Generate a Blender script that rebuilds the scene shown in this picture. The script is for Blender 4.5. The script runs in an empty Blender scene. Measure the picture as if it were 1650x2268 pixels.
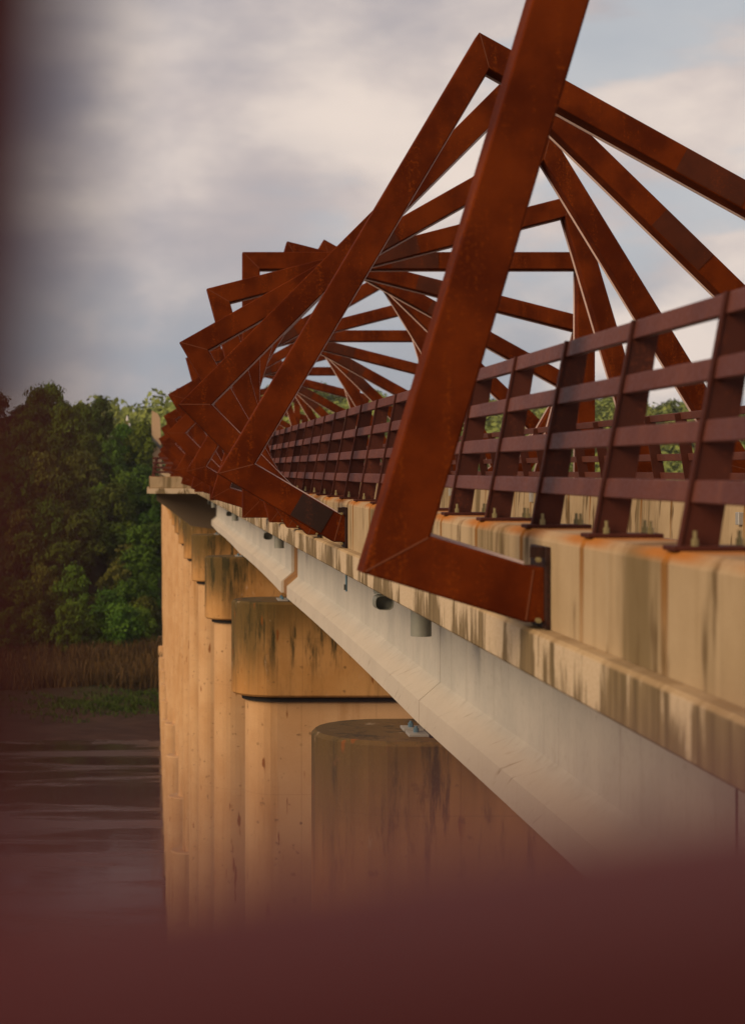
import bpy, math, random
from mathutils import Vector
R = math.radians
random.seed(7)
S = bpy.context.scene
C = S.collection

# ------------------------------------------------------------------ camera
cam_d = bpy.data.cameras.new('camera')
cam = bpy.data.objects.new('camera', cam_d)
C.objects.link(cam)
cam.location = (0, 0, 0)
cam.rotation_euler = (R(90), 0, 0)
cam_d.sensor_fit = 'HORIZONTAL'
cam_d.sensor_width = 24
cam_d.lens = 24 * 4000 / 1650
cam_d.shift_x = 489 / 1650
cam_d.shift_y = -95 / 1650
cam_d.clip_start = 0.01
cam_d.clip_end = 12000
cam_d.dof.use_dof = True
cam_d.dof.focus_distance = 21.5
cam_d.dof.aperture_fstop = 2.2
S.camera = cam

# ------------------------------------------------------------------ view
S.view_settings.view_transform = 'Standard'
S.view_settings.look = 'None'
S.view_settings.exposure = 0.0
S.view_settings.gamma = 1
S.view_settings.use_curve_mapping = False

# ------------------------------------------------------------------ sun (low, soft, behind the camera on the left)
SUN_DIR = Vector((-1.0, -0.62, 0.60)).normalized()      # towards the sun
sun_d = bpy.data.lights.new('sun', 'SUN')
sun_d.energy = 3.1
sun_d.angle = R(34)
sun_d.color = (1.0, 0.74, 0.46)
sun = bpy.data.objects.new('sun', sun_d)
C.objects.link(sun)
sun.rotation_euler = SUN_DIR.to_track_quat('Z', 'Y').to_euler()
sun.location = (-30, -60, 40)

# ------------------------------------------------------------------ world
W = bpy.data.worlds.new('World')
S.world = W
W.use_nodes = True


class NT:
    """tiny node-graph helper"""
    def __init__(s, nt):
        s.nt = nt
        nt.nodes.clear()

    def n(s, typ, **kw):
        nd = s.nt.nodes.new(typ)
        for k, v in kw.items():
            setattr(nd, k, v)
        return nd

    def put(s, sock, v):
        if isinstance(v, bpy.types.NodeSocket):
            s.nt.links.new(v, sock)
        elif isinstance(v, (tuple, list)):
            sock.default_value = (*v, 1.0) if len(v) == 3 and sock.type == 'RGBA' else v
        else:
            sock.default_value = v

    def math(s, op, a, b=0.0, clamp=False):
        nd = s.n('ShaderNodeMath', operation=op, use_clamp=clamp)
        s.put(nd.inputs[0], a)
        s.put(nd.inputs[1], b)
        return nd.outputs[0]

    def vmul(s, v, k):
        nd = s.n('ShaderNodeVectorMath', operation='MULTIPLY')
        s.put(nd.inputs[0], v)
        s.put(nd.inputs[1], k)
        return nd.outputs[0]

    def vadd(s, v, k):
        nd = s.n('ShaderNodeVectorMath', operation='ADD')
        s.put(nd.inputs[0], v)
        s.put(nd.inputs[1], k)
        return nd.outputs[0]

    def noise(s, v, scale, detail=4.0, rough=0.55, dist=0.0):
        nd = s.n('ShaderNodeTexNoise')
        s.put(nd.inputs['Vector'], v)
        nd.inputs['Scale'].default_value = scale
        nd.inputs['Detail'].default_value = detail
        nd.inputs['Roughness'].default_value = rough
        nd.inputs['Distortion'].default_value = dist
        return nd.outputs['Fac']

    def rng(s, v, a, b, c=0.0, d=1.0, smooth=True):
        nd = s.n('ShaderNodeMapRange')
        nd.interpolation_type = 'SMOOTHSTEP' if smooth else 'LINEAR'
        s.put(nd.inputs[0], v)
        for i, k in enumerate((a, b, c, d)):
            nd.inputs[1 + i].default_value = k
        return nd.outputs[0]

    def mix(s, f, a, b, mode='MIX'):
        nd = s.n('ShaderNodeMix', data_type='RGBA', blend_type=mode)
        s.put(nd.inputs[0], f)
        s.put(nd.inputs[6], a)
        s.put(nd.inputs[7], b)
        return nd.outputs[2]

    def pos(s):
        return s.n('ShaderNodeNewGeometry').outputs['Position']

    def xyz(s, v):
        nd = s.n('ShaderNodeSeparateXYZ')
        s.put(nd.inputs[0], v)
        return nd.outputs

    def bump(s, h, strength=0.3, dist=0.01):
        nd = s.n('ShaderNodeBump')
        s.put(nd.inputs['Height'], h)
        nd.inputs['Strength'].default_value = strength
        nd.inputs['Distance'].default_value = dist
        return nd.outputs[0]


SKY_OFF = (0.3, 5.1, 2.1)


def world_nodes():
    g = NT(W.node_tree)
    sky = g.n('ShaderNodeTexSky', sky_type='NISHITA')
    sky.sun_disc = False
    sky.sun_elevation = math.asin(SUN_DIR.z)
    sky.sun_rotation = math.atan2(SUN_DIR.x, SUN_DIR.y)
    sky.air_density = 1.2
    sky.dust_density = 2.5
    d = g.n('ShaderNodeTexCoord').outputs['Generated']
    x, y, z = g.xyz(d)[:3]
    off = SKY_OFF
    big = g.noise(g.vadd(g.vmul(d, (1.0, 1.0, 2.1)), off), 3.4, 3, 0.5, 0.15)
    mid = g.noise(g.vadd(g.vmul(d, (1, 1, 2.8)), (off[2], off[0], 0.7)), 6.5, 5, 0.5, 0.2)
    puff = g.noise(g.vadd(g.vmul(d, (1, 1, 1.7)), (off[1], 1.2, off[2])), 9.0, 7, 0.52, 0.1)
    lum = g.math('ADD', g.math('MULTIPLY', big, 0.50), g.math('MULTIPLY', mid, 0.50))
    lum = g.math('ADD', lum, g.math('MULTIPLY', puff, 0.30))
    # the cover is thinner and brighter to the right
    lum = g.math('ADD', lum, g.math('MULTIPLY', g.math('MAXIMUM', g.math('MINIMUM', x, 0.35), -0.35), 0.36))
    f = g.rng(lum, 0.44, 0.90)
    base = g.vmul(sky.outputs[0], (0.35, 0.35, 0.35))
    grey = g.mix(0.88, base, (3.55, 3.45, 3.95))
    warm = g.mix(g.rng(puff, 0.36, 0.68), (6.3, 5.4, 5.1), (8.3, 7.1, 6.3))
    col = g.mix(f, grey, warm)
    # holes with pale blue behind
    hole = g.math('MULTIPLY', g.rng(mid, 0.48, 0.36), g.rng(x, -0.02, 0.2))
    col = g.mix(g.math('MULTIPLY', hole, 0.75), col, (4.9, 5.3, 5.7))
    # clearer blue-grey air low over the horizon, with a few pink puffs in it
    lowb = g.math('MULTIPLY', g.rng(z, 0.135, 0.05), g.rng(puff, 0.68, 0.45))
    col = g.mix(g.math('MULTIPLY', lowb, 0.85), col, (3.55, 3.85, 4.3))
    bg = g.n('ShaderNodeBackground')
    g.put(bg.inputs[0], col)
    bg.inputs[1].default_value = 0.1
    out = g.n('ShaderNodeOutputWorld')
    g.nt.links.new(bg.outputs[0], out.inputs[0])


world_nodes()

# ------------------------------------------------------------------ materials
M = {}


def mat(name, fn):
    m = bpy.data.materials.new(name)
    m.use_nodes = True
    g = NT(m.node_tree)
    b = g.n('ShaderNodeBsdfPrincipled')
    o = g.n('ShaderNodeOutputMaterial')
    g.nt.links.new(b.outputs[0], o.inputs[0])
    fn(g, b.inputs)
    M[name] = m
    return m


def plain(col, rough=0.5, metal=0.0, var=0.25):
    def f(g, i):
        n = g.noise(g.pos(), 23, 4)
        g.put(i['Base Color'], g.mix(g.math('MULTIPLY', n, var), col, tuple(c * 0.35 for c in col)))
        i['Roughness'].default_value = rough
        i['Metallic'].default_value = metal
    return f


def rust(dark, mid, lite, rough=0.72, spec=0.35, grain=140):
    def f(g, i):
        p = g.pos()
        a = g.noise(p, 1.6, 6, 0.6)
        st = g.noise(g.vmul(p, (7, 7, 0.5)), 1.0, 5, 0.6)
        fine = g.noise(p, grain, 3, 0.7)
        sp = g.noise(p, 38, 4, 0.65)
        c = g.mix(g.rng(a, 0.35, 0.68), dark, mid)
        c = g.mix(g.rng(g.math('MULTIPLY', st, sp), 0.27, 0.44), c, lite)
        c = g.mix(g.rng(fine, 0.52, 0.75, 0.0, 0.45), c, dark)
        g.put(i['Base Color'], c)
        g.put(i['Roughness'], g.rng(sp, 0.3, 0.7, rough - 0.1, rough + 0.12))
        i['Specular IOR Level'].default_value = spec
        g.put(i['Normal'], g.bump(g.math('ADD', fine, sp), 0.12, 0.004))
    return f


mat('rust', rust((0.066, 0.0098, 0.0020), (0.138, 0.0235, 0.0032), (0.190, 0.038, 0.0045), 0.82, 0.06))
mat('rail_rust', rust((0.090, 0.027, 0.021), (0.130, 0.040, 0.026), (0.160, 0.053, 0.032), 0.55, 0.28))
mat('post_rust', rust((0.045, 0.0105, 0.006), (0.070, 0.0165, 0.009), (0.105, 0.027, 0.013), 0.65, 0.2))
mat('weld_rust', plain((0.175, 0.040, 0.008), 0.8, 0.0, 0.6))
mat('splice_steel', rust((0.046, 0.012, 0.006), (0.080, 0.0185, 0.0072), (0.130, 0.028, 0.007), 0.7, 0.12))
mat('near_rust', rust((0.105, 0.022, 0.021), (0.145, 0.031, 0.029), (0.175, 0.040, 0.035), 0.6, 0.22))
mat('plate_steel', rust((0.022, 0.010, 0.008), (0.037, 0.0155, 0.012), (0.065, 0.021, 0.012), 0.55, 0.2))


mat('strip_metal', plain((0.80, 0.62, 0.58), 0.4, 0.0, 0.1))
mat('nut_metal', plain((0.27, 0.22, 0.10), 0.5, 0.3))
mat('bolt_blue', plain((0.10, 0.20, 0.28), 0.4, 0.3))
mat('galvanised', plain((0.46, 0.45, 0.43), 0.45, 0.4))
mat('pipe_grey', plain((0.24, 0.245, 0.215), 0.5))
mat('pipe_dark', plain((0.06, 0.062, 0.055), 0.7))
mat('pipe_inside', plain((0.22, 0.225, 0.20), 0.7))
mat('rubber_and_shade', plain((0.02, 0.018, 0.018), 0.7))
mat('trail_concrete', plain((0.33, 0.29, 0.24), 0.85))
mat('tower_stone', plain((0.50, 0.33, 0.19), 0.8))
mat('tower_band', plain((0.09, 0.085, 0.08), 0.7))
mat('pole_wood', plain((0.30, 0.17, 0.07), 0.8))
mat('insulator_white', plain((0.75, 0.72, 0.70), 0.4))


def concrete_pier(cap):
    def f(g, i):
        p = g.pos()
        x, y, z = g.xyz(p)[:3]
        blot = g.noise(p, 0.55, 5, 0.6)
        st = g.noise(g.vmul(p, (2.4, 2.4, 0.16)), 1.0, 6, 0.62)
        fine = g.noise(p, 30, 5, 0.65)
        if cap:
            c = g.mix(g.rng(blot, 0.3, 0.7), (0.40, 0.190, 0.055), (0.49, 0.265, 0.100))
        else:
            c = g.mix(g.rng(blot, 0.3, 0.7), (0.49, 0.275, 0.125), (0.57, 0.350, 0.180))
        c = g.mix(g.rng(st, 0.52, 0.72, 0.0, 0.6), c, (0.34, 0.17, 0.055))
        # form-board seams across the wall
        band = g.math('FRACT', g.math('MULTIPLY', x, 0.62))
        seam = g.math('MULTIPLY', g.rng(band, 0.0, 0.012, 1, 0), 0.5)
        c = g.mix(seam, c, (0.16, 0.09, 0.03))
        # pour lines, tie holes and a tide mark
        zb = g.math('FRACT', g.math('ADD', g.math('MULTIPLY', z, 1 / 3.4), 0.07))
        c = g.mix(g.rng(zb, 0.0, 0.006, 0.3, 0.0), c, (0.14, 0.08, 0.03))
        hx = g.math('MULTIPLY', g.math('SUBTRACT', g.math('FRACT', g.math('MULTIPLY', x, 1 / 0.92)), 0.5), 0.92)
        hz = g.math('MULTIPLY', g.math('SUBTRACT', g.math('FRACT', g.math('MULTIPLY', z, 1 / 1.7)), 0.5), 1.7)
        hr = g.math('SQRT', g.math('ADD', g.math('MULTIPLY', hx, hx), g.math('MULTIPLY', hz, hz)))
        c = g.mix(g.math('MULTIPLY', g.rng(hr, 0.022, 0.040, 0.75, 0.0), g.rng(blot, 0.42, 0.60)), c, (0.10, 0.055, 0.02))
        c = g.mix(g.rng(g.math('ADD', z, g.math('MULTIPLY', blot, 1.2)), -36.5, -38.5, 0.0, 0.7), c, (0.09, 0.06, 0.03))
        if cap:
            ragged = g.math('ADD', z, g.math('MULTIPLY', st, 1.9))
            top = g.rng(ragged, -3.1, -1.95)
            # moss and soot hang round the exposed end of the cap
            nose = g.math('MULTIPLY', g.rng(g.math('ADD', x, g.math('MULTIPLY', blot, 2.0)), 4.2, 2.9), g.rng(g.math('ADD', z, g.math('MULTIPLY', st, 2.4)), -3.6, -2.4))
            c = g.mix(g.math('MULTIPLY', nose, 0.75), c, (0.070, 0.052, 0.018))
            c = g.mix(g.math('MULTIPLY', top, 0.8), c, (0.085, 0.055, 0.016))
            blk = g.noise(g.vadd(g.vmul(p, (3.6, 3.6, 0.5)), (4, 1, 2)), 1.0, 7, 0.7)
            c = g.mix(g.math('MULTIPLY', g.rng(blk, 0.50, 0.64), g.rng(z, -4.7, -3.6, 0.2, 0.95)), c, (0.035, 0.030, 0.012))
            wht = g.noise(g.vadd(g.vmul(p, (3.0, 3.0, 1.2)), (9, 3, 2)), 1.0, 8, 0.7)
            c = g.mix(g.rng(wht, 0.62, 0.70, 0, 0.4), c, (0.55, 0.42, 0.30))
        # short rusty drips
        dr = g.noise(g.vadd(g.vmul(p, (5.5, 5.5, 1.15)), (1.7, 0.3, 8.8)), 1.0, 2, 0.4)
        c = g.mix(g.rng(dr, 0.695, 0.75, 0, 0.9), c, (0.20, 0.065, 0.012))
        pit = g.noise(p, 6.0, 3, 0.5)
        c = g.mix(g.rng(pit, 0.66, 0.72, 0, 0.6), c, (0.14, 0.075, 0.03))
        c = g.mix(g.rng(fine, 0.5, 0.8, 0, 0.3), c, (0.24, 0.16, 0.07))
        g.put(i['Base Color'], c)
        i['Roughness'].default_value = 0.9
        i['Specular IOR Level'].default_value = 0.25
        g.put(i['Normal'], g.bump(g.math('ADD', fine, g.math('MULTIPLY', pit, 0.6)), 0.3, 0.010))
    return f


mat('pier_concrete', concrete_pier(False))
mat('cap_concrete', concrete_pier(True))


def concrete_parapet(g, i):
    p = g.pos()
    x, y, z = g.xyz(p)[:3]
    blot = g.noise(p, 1.1, 5, 0.6)
    st = g.noise(g.vmul(p, (6.5, 6.5, 0.42)), 1.0, 6, 0.66)
    st2 = g.noise(g.vadd(g.vmul(p, (1.6, 1.6, 0.14)), (3, 7, 1)), 1.0, 4, 0.6)
    fine = g.noise(p, 45, 5, 0.65)
    c = g.mix(g.rng(blot, 0.3, 0.7), (0.36, 0.260, 0.150), (0.45, 0.335, 0.205))
    c = g.mix(g.rng(st, 0.50, 0.72, 0.0, 0.32), c, (0.20, 0.125, 0.045))
    c = g.mix(g.rng(st2, 0.51, 0.64, 0.0, 0.78), c, (0.115, 0.078, 0.028))
    wht = g.noise(g.vadd(g.vmul(p, (9, 9, 0.6)), (2, 5, 1)), 1.0, 6, 0.6)
    c = g.mix(g.rng(wht, 0.62, 0.72, 0, 0.22), c, (0.60, 0.49, 0.35))
    # rust wash that runs down from each post foot (posts stand 1.5 m apart)
    ph = g.math('FRACT', g.math('DIVIDE', g.math('ADD', y, 99.5), 1.5))
    near = g.math('ABSOLUTE', g.math('SUBTRACT', ph, 0.5))
    wob = g.math('ADD', near, g.math('MULTIPLY', g.math('SUBTRACT', st, 0.5), 0.07))
    wash = g.rng(wob, 0.045, 0.02)
    wash = g.math('MULTIPLY', wash, g.rng(z, -1.0, -0.40, 0.3, 0.9))
    c = g.mix(wash, c, (0.20, 0.085, 0.016))
    blob = g.noise(g.vadd(g.vmul(p, (4.2, 4.2, 1.1)), (8, 2, 5)), 1.0, 3, 0.5)
    c = g.mix(g.rng(blob, 0.57, 0.68, 0, 0.85), c, (0.10, 0.060, 0.022))
    topf = g.rng(z, -0.415, -0.362)
    wide = g.rng(wob, 0.46, 0.12)
    c = g.mix(g.math('MULTIPLY', topf, g.math('ADD', g.math('MULTIPLY', wide, 0.78), 0.2)), c, (0.40, 0.140, 0.020))
    c = g.mix(g.rng(fine, 0.5, 0.8, 0, 0.25), c, (0.20, 0.13, 0.06))
    g.put(i['Base Color'], c)
    i['Roughness'].default_value = 0.9
    i['Specular IOR Level'].default_value = 0.25
    g.put(i['Normal'], g.bump(fine, 0.22, 0.006))


mat('parapet_concrete', concrete_parapet)


def concrete_ledge(g, i):
    p = g.pos()
    x, y, z = g.xyz(p)[:3]
    s1 = g.noise(g.vmul(p, (1.7, 1.7, 0.8)), 1.0, 4, 0.65)
    s2 = g.noise(g.vadd(g.vmul(p, (10, 10, 0.9)), (3, 1, 2)), 1.0, 7, 0.68)
    fine = g.noise(p, 50, 4, 0.65)
    h = g.rng(z, -1.155, -0.89, 0, 1, False)
    # pale lime runs: strongest at the top, fraying to points on the way down
    s0 = g.noise(g.vadd(g.vmul(p, (0.9, 0.9, 0.1)), (7, 3, 1)), 1.0, 2, 0.5)
    run = g.math('ADD', g.math('ADD', g.math('MULTIPLY', s1, 0.80), g.math('MULTIPLY', s2, 0.55)), g.math('MULTIPLY', h, 0.08))
    run = g.math('ADD', run, g.math('MULTIPLY', s0, 0.62))
    f = g.rng(run, 1.005, 1.085)
    dk = g.mix(g.rng(s2, 0.35, 0.65), (0.130, 0.092, 0.045), (0.250, 0.178, 0.095))
    lt = g.mix(g.rng(fine, 0.3, 0.7), (0.60, 0.48, 0.34), (0.48, 0.36, 0.23))
    c = g.mix(f, dk, lt)
    c = g.mix(g.rng(z, -0.918, -0.902, 0, 0.85), c, g.mix(g.rng(s1, 0.35, 0.65), (0.33, 0.22, 0.11), (0.42, 0.29, 0.15)))
    g.put(i['Base Color'], c)
    i['Roughness'].default_value = 0.9
    i['Specular IOR Level'].default_value = 0.25
    g.put(i['Normal'], g.bump(fine, 0.10, 0.004))


mat('ledge_concrete', concrete_ledge)


def concrete_girder(g, i):
    p = g.pos()
    x, y, z = g.xyz(p)[:3]
    blot = g.noise(p, 0.8, 5, 0.6)
    st = g.noise(g.vmul(p, (8, 8, 0.5)), 1.0, 6, 0.62)
    # form marks lean on the sloping face
    sh = g.n('ShaderNodeCombineXYZ')
    g.put(sh.inputs[0], g.math('MULTIPLY', x, 0.5))
    g.put(sh.inputs[1], g.math('ADD', g.math('MULTIPLY', y, 2.6), g.math('MULTIPLY', z, 6.0)))
    g.put(sh.inputs[2], g.math('MULTIPLY', z, 0.9))
    lean = g.noise(sh.outputs[0], 2.2, 7, 0.7)
    fine = g.noise(p, 60, 4, 0.6)
    c = g.mix(g.rng(blot, 0.3, 0.7), (0.43, 0.415, 0.385), (0.53, 0.50, 0.455))
    c = g.mix(g.rng(st, 0.52, 0.72, 0, 0.35), c, (0.29, 0.265, 0.225))
    spk = g.noise(p, 16, 6, 0.75)
    c = g.mix(g.rng(spk, 0.50, 0.72, 0, 0.35), c, (0.27, 0.235, 0.19))
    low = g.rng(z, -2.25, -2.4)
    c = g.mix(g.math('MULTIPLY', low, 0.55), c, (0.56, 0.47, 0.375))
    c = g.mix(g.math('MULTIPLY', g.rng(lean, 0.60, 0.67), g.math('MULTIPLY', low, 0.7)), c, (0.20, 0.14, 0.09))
    g.put(i['Base Color'], c)
    i['Roughness'].default_value = 0.85
    i['Specular IOR Level'].default_value = 0.3
    g.put(i['Normal'], g.bump(g.math('ADD', fine, lean), 0.25, 0.006))


mat('girder_concrete', concrete_girder)


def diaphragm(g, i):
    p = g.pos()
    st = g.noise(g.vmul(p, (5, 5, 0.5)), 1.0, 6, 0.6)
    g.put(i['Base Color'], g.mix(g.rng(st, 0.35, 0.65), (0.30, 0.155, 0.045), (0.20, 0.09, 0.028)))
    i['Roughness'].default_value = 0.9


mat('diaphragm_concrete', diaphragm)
mat('shaded_bracket_concrete', plain((0.16, 0.115, 0.075), 0.9))  # darkened to carry the shade under the far overlook slab


def leaf(c1, c2, c3):
    def f(g, i):
        rnd = g.n('ShaderNodeObjectInfo').outputs['Random']
        n = g.noise(g.pos(), 0.7, 3)
        n2 = g.noise(g.pos(), 5.0, 2)
        c = g.mix(g.rng(n, 0.3, 0.7), c1, c2)
        c = g.mix(g.math('MULTIPLY', g.rng(n2, 0.45, 0.75), 0.7), c, c3)
        hs = g.n('ShaderNodeHueSaturation')
        g.put(hs.inputs['Hue'], g.rng(rnd, 0, 1, 0.475, 0.52, False))
        g.put(hs.inputs['Value'], g.rng(g.math('FRACT', g.math('MULTIPLY', rnd, 7.3)), 0, 1, 0.65, 1.3, False))
        g.put(hs.inputs['Color'], c)
        g.put(i['Base Color'], hs.outputs[0])
        i['Roughness'].default_value = 0.75
        i['Specular IOR Level'].default_value = 0.1
    return f


mat('leaf_dark', leaf((0.034, 0.062, 0.005), (0.062, 0.098, 0.007), (0.105, 0.140, 0.010)))
mat('leaf_mid', leaf((0.036, 0.078, 0.007), (0.062, 0.120, 0.009), (0.100, 0.160, 0.014)))
mat('leaf_olive', leaf((0.062, 0.072, 0.010), (0.098, 0.100, 0.012), (0.140, 0.135, 0.018)))
mat('leaf_far_haze', leaf((0.120, 0.150, 0.035), (0.175, 0.195, 0.040), (0.235, 0.235, 0.050)))  # distance haze painted in as paler leaf colours
mat('bark', plain((0.09, 0.06, 0.035), 0.9))
mat('reed', leaf((0.050, 0.024, 0.010), (0.085, 0.040, 0.016), (0.17, 0.090, 0.030)))
mat('grass', leaf((0.030, 0.045, 0.006), (0.050, 0.075, 0.008), (0.085, 0.115, 0.010)))


def ground(g, i):
    p = g.pos()
    x, y, z = g.xyz(p)[:3]
    n = g.noise(p, 0.08, 6, 0.6)
    n2 = g.noise(g.vmul(p, (0.16, 1.0, 0.7)), 1.0, 6, 0.65)
    mud = g.mix(g.rng(n2, 0.35, 0.65), (0.026, 0.011, 0.007), (0.054, 0.027, 0.018))
    soil = g.mix(g.rng(n, 0.4, 0.6), (0.028, 0.020, 0.010), (0.035, 0.036, 0.010))
    c = g.mix(g.rng(g.math('ADD', z, g.math('MULTIPLY', n2, 2.4)), -38.4, -36.2), mud, soil)
    c = g.mix(g.rng(y, 520, 600), c, g.mix(g.rng(n, 0.35, 0.65), (0.060, 0.085, 0.020), (0.115, 0.125, 0.032)))
    g.put(i['Base Color'], c)
    i['Roughness'].default_value = 0.9
    i['Specular IOR Level'].default_value = 0.1
    g.put(i['Normal'], g.bump(n2, 0.6, 0.3))


mat('ground', ground)


def water(g, i):
    p = g.pos()
    a = g.noise(g.vmul(p, (0.10, 0.55, 1)), 0.9, 6, 0.62, 0.5)
    b = g.noise(g.vmul(p, (0.30, 1.4, 1)), 1.8, 4, 0.6)
    shoal = g.noise(g.vmul(p, (0.03, 0.11, 1)), 1.0, 4, 0.6, 0.6)
    g.put(i['Base Color'], g.mix(g.rng(shoal, 0.42, 0.62), (0.022, 0.009, 0.006), (0.062, 0.029, 0.020)))
    g.put(i['Roughness'], g.rng(shoal, 0.44, 0.58, 0.03, 0.32))
    i['IOR'].default_value = 1.33
    i['Specular IOR Level'].default_value = 0.28
    g.put(i['Normal'], g.bump(g.math('ADD', a, g.math('MULTIPLY', b, 0.5)), 0.16, 0.07))


mat('water', water)

# ------------------------------------------------------------------ object helpers


class MB:
    def __init__(s):
        s.v, s.f = [], []

    def add(s, vs, fs):
        o = len(s.v)
        s.v += [tuple(v) for v in vs]
        s.f += [tuple(k + o for k in f) for f in fs]
        return s

    def box(s, x0, x1, y0, y1, z0, z1):
        return s.add([(x0, y0, z0), (x1, y0, z0), (x1, y1, z0), (x0, y1, z0), (x0, y0, z1), (x1, y0, z1), (x1, y1, z1), (x0, y1, z1)],
                     [(0, 3, 2, 1), (4, 5, 6, 7), (0, 1, 5, 4), (1, 2, 6, 5), (2, 3, 7, 6), (3, 0, 4, 7)])

    def loft(s, rings, caps=True):
        """rings: lists of equal length, counter-clockwise seen from the end"""
        n = len(rings[0])
        vs = [p for r in rings for p in r]
        fs = []
        for k in range(len(rings) - 1):
            for i in range(n):
                j = (i + 1) % n
                fs.append((k * n + i, k * n + j, (k + 1) * n + j, (k + 1) * n + i))
        if caps:
            fs.append(tuple(range(n - 1, -1, -1)))
            fs.append(tuple((len(rings) - 1) * n + i for i in range(n)))
        return s.add(vs, fs)

    def tube(s, pts, rads, n=8, caps=True):
        rings = []
        for k, p in enumerate(pts):
            p = Vector(p)
            a = Vector(pts[max(0, k - 1)])
            b = Vector(pts[min(len(pts) - 1, k + 1)])
            t = (b - a).normalized()
            u = t.cross(Vector((0.13, 1, 0.07)) if abs(t.y) < 0.9 else Vector((1, 0.1, 0))).normalized()
            w = t.cross(u)
            r = rads[k] if isinstance(rads, (list, tuple)) else rads
            rings.append([p + (u * math.cos(i * 2 * math.pi / n) + w * math.sin(i * 2 * math.pi / n)) * r for i in range(n)])
        return s.loft(rings, caps)

    def mesh(s, name, smooth=False):
        me = bpy.data.meshes.new(name)
        me.from_pydata(s.v, [], s.f)
        me.update()
        if smooth:
            me.shade_smooth()
        return me


def fix(me):
    import bmesh
    bm = bmesh.new()
    bm.from_mesh(me)
    bmesh.ops.recalc_face_normals(bm, faces=bm.faces[:])
    bm.to_mesh(me)
    bm.free()
    return me


def bevel(me, w, seg=2):
    import bmesh
    bm = bmesh.new()
    bm.from_mesh(me)
    bmesh.ops.recalc_face_normals(bm, faces=bm.faces[:])
    bmesh.ops.bevel(bm, geom=bm.edges[:], offset=w, segments=seg, affect='EDGES', profile=0.5, clamp_overlap=True)
    bm.to_mesh(me)
    bm.free()
    return me


def obj(name, me, material, parent=None, loc=(0, 0, 0), rot=None):
    if isinstance(me, MB):
        me = fix(me.mesh(name))
    if material and not me.materials:
        me.materials.append(M[material])
    o = bpy.data.objects.new(name, me)
    C.objects.link(o)
    o.location = loc
    if rot:
        o.rotation_euler = rot
    if parent:
        o.parent = parent
    return o


def thing(name, label, cat, loc=(0, 0, 0), group=None):
    o = bpy.data.objects.new(name, None)
    C.objects.link(o)
    o.location = loc
    tag(o, label, cat, group)
    return o


def tag(o, label, cat, group=None):
    o['label'] = label
    o['category'] = cat
    if group:
        o['group'] = group
    return o


ORD = ['zeroth', 'first', 'second', 'third', 'fourth', 'fifth', 'sixth', 'seventh', 'eighth', 'ninth', 'tenth', 'eleventh', 'twelfth',
       'thirteenth', 'fourteenth', 'fifteenth', 'sixteenth', 'seventeenth', 'eighteenth', 'nineteenth', 'twentieth', 'twenty-first',
       'twenty-second', 'twenty-third', 'twenty-fourth', 'twenty-fifth', 'twenty-sixth', 'twenty-seventh', 'twenty-eighth',
       'twenty-ninth', 'thirtieth', 'thirty-first', 'thirty-second', 'thirty-third', 'thirty-fourth']

# ------------------------------------------------------------------ bridge dimensions (metres; eye level is z = 0)
XM = 4.81                       # bridge axis
XP = 2.20                       # outer face of the left parapet
PT = -0.35                      # parapet top
ZL0, ZL1 = -1.153, -0.89        # edge of deck slab
ZG = -2.74                      # girder soffit
LAND_SCALE = 1.6                         # factor enlarging the landscape, tower and pole about the camera origin, positions included
WATER = -25.1 * LAND_SCALE
SPAN = 19.8
Y_OV = 85.0                     # far overlook
Y_END = 424.0

# ------------------------------------------------------------------ terrain


def sm(a, b, t):
    t = max(0.0, min(1.0, (t - a) / (b - a)))
    return t * t * (3 - 2 * t)


def wob(x, y):
    return math.sin(x * 0.31 + 1.3) * math.cos(y * 0.23) + 0.5 * math.sin(x * 0.83 + y * 0.61)


def hgt(x, y):
    return LAND_SCALE * relief(x / LAND_SCALE, y / LAND_SCALE)


def relief(x, y):
    if y < -60:
        return -27 + 30 * sm(-60, -160, y)
    far = sm(12, 75, x)                            # right of the bridge the bluff stands further back
    b0 = 215 + 125 * far + 60 * sm(-25, -120, x)
    z = -27.0 + 2.2 * sm(150, 172, y) + 1.0 * sm(176, 205, y) + 0.9 * sm(205, 215, y)
    z += 0.25 * wob(x * 1.3, y * 2.0) * sm(160, 175, y)
    top = 24.5 + 2.0 * far + 3.2 * math.exp(-((x + 13.5) / 5.5) ** 2) - 2.2 * sm(-9, 0, x) - 11.0 * sm(0.8, 3, x) * (1 - far) * (1 - sm(300, 380, y))
    z += top * sm(b0, b0 + 62 + 60 * far, y)
    z += 7 * sm(330, 520, y) * (1 - far) + 9 * far * sm(430, 560, y) + 9 * far * sm(560, 800, y)
    z += 4.5 * math.exp(-((x - 3.5) / 7.0) ** 2) * sm(380, 470, y)
    z += (3.0 * math.sin(x * 0.021 + 0.4) + 2.0 * math.sin(x * 0.057)) * sm(300, 500, y)
    return z


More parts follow.
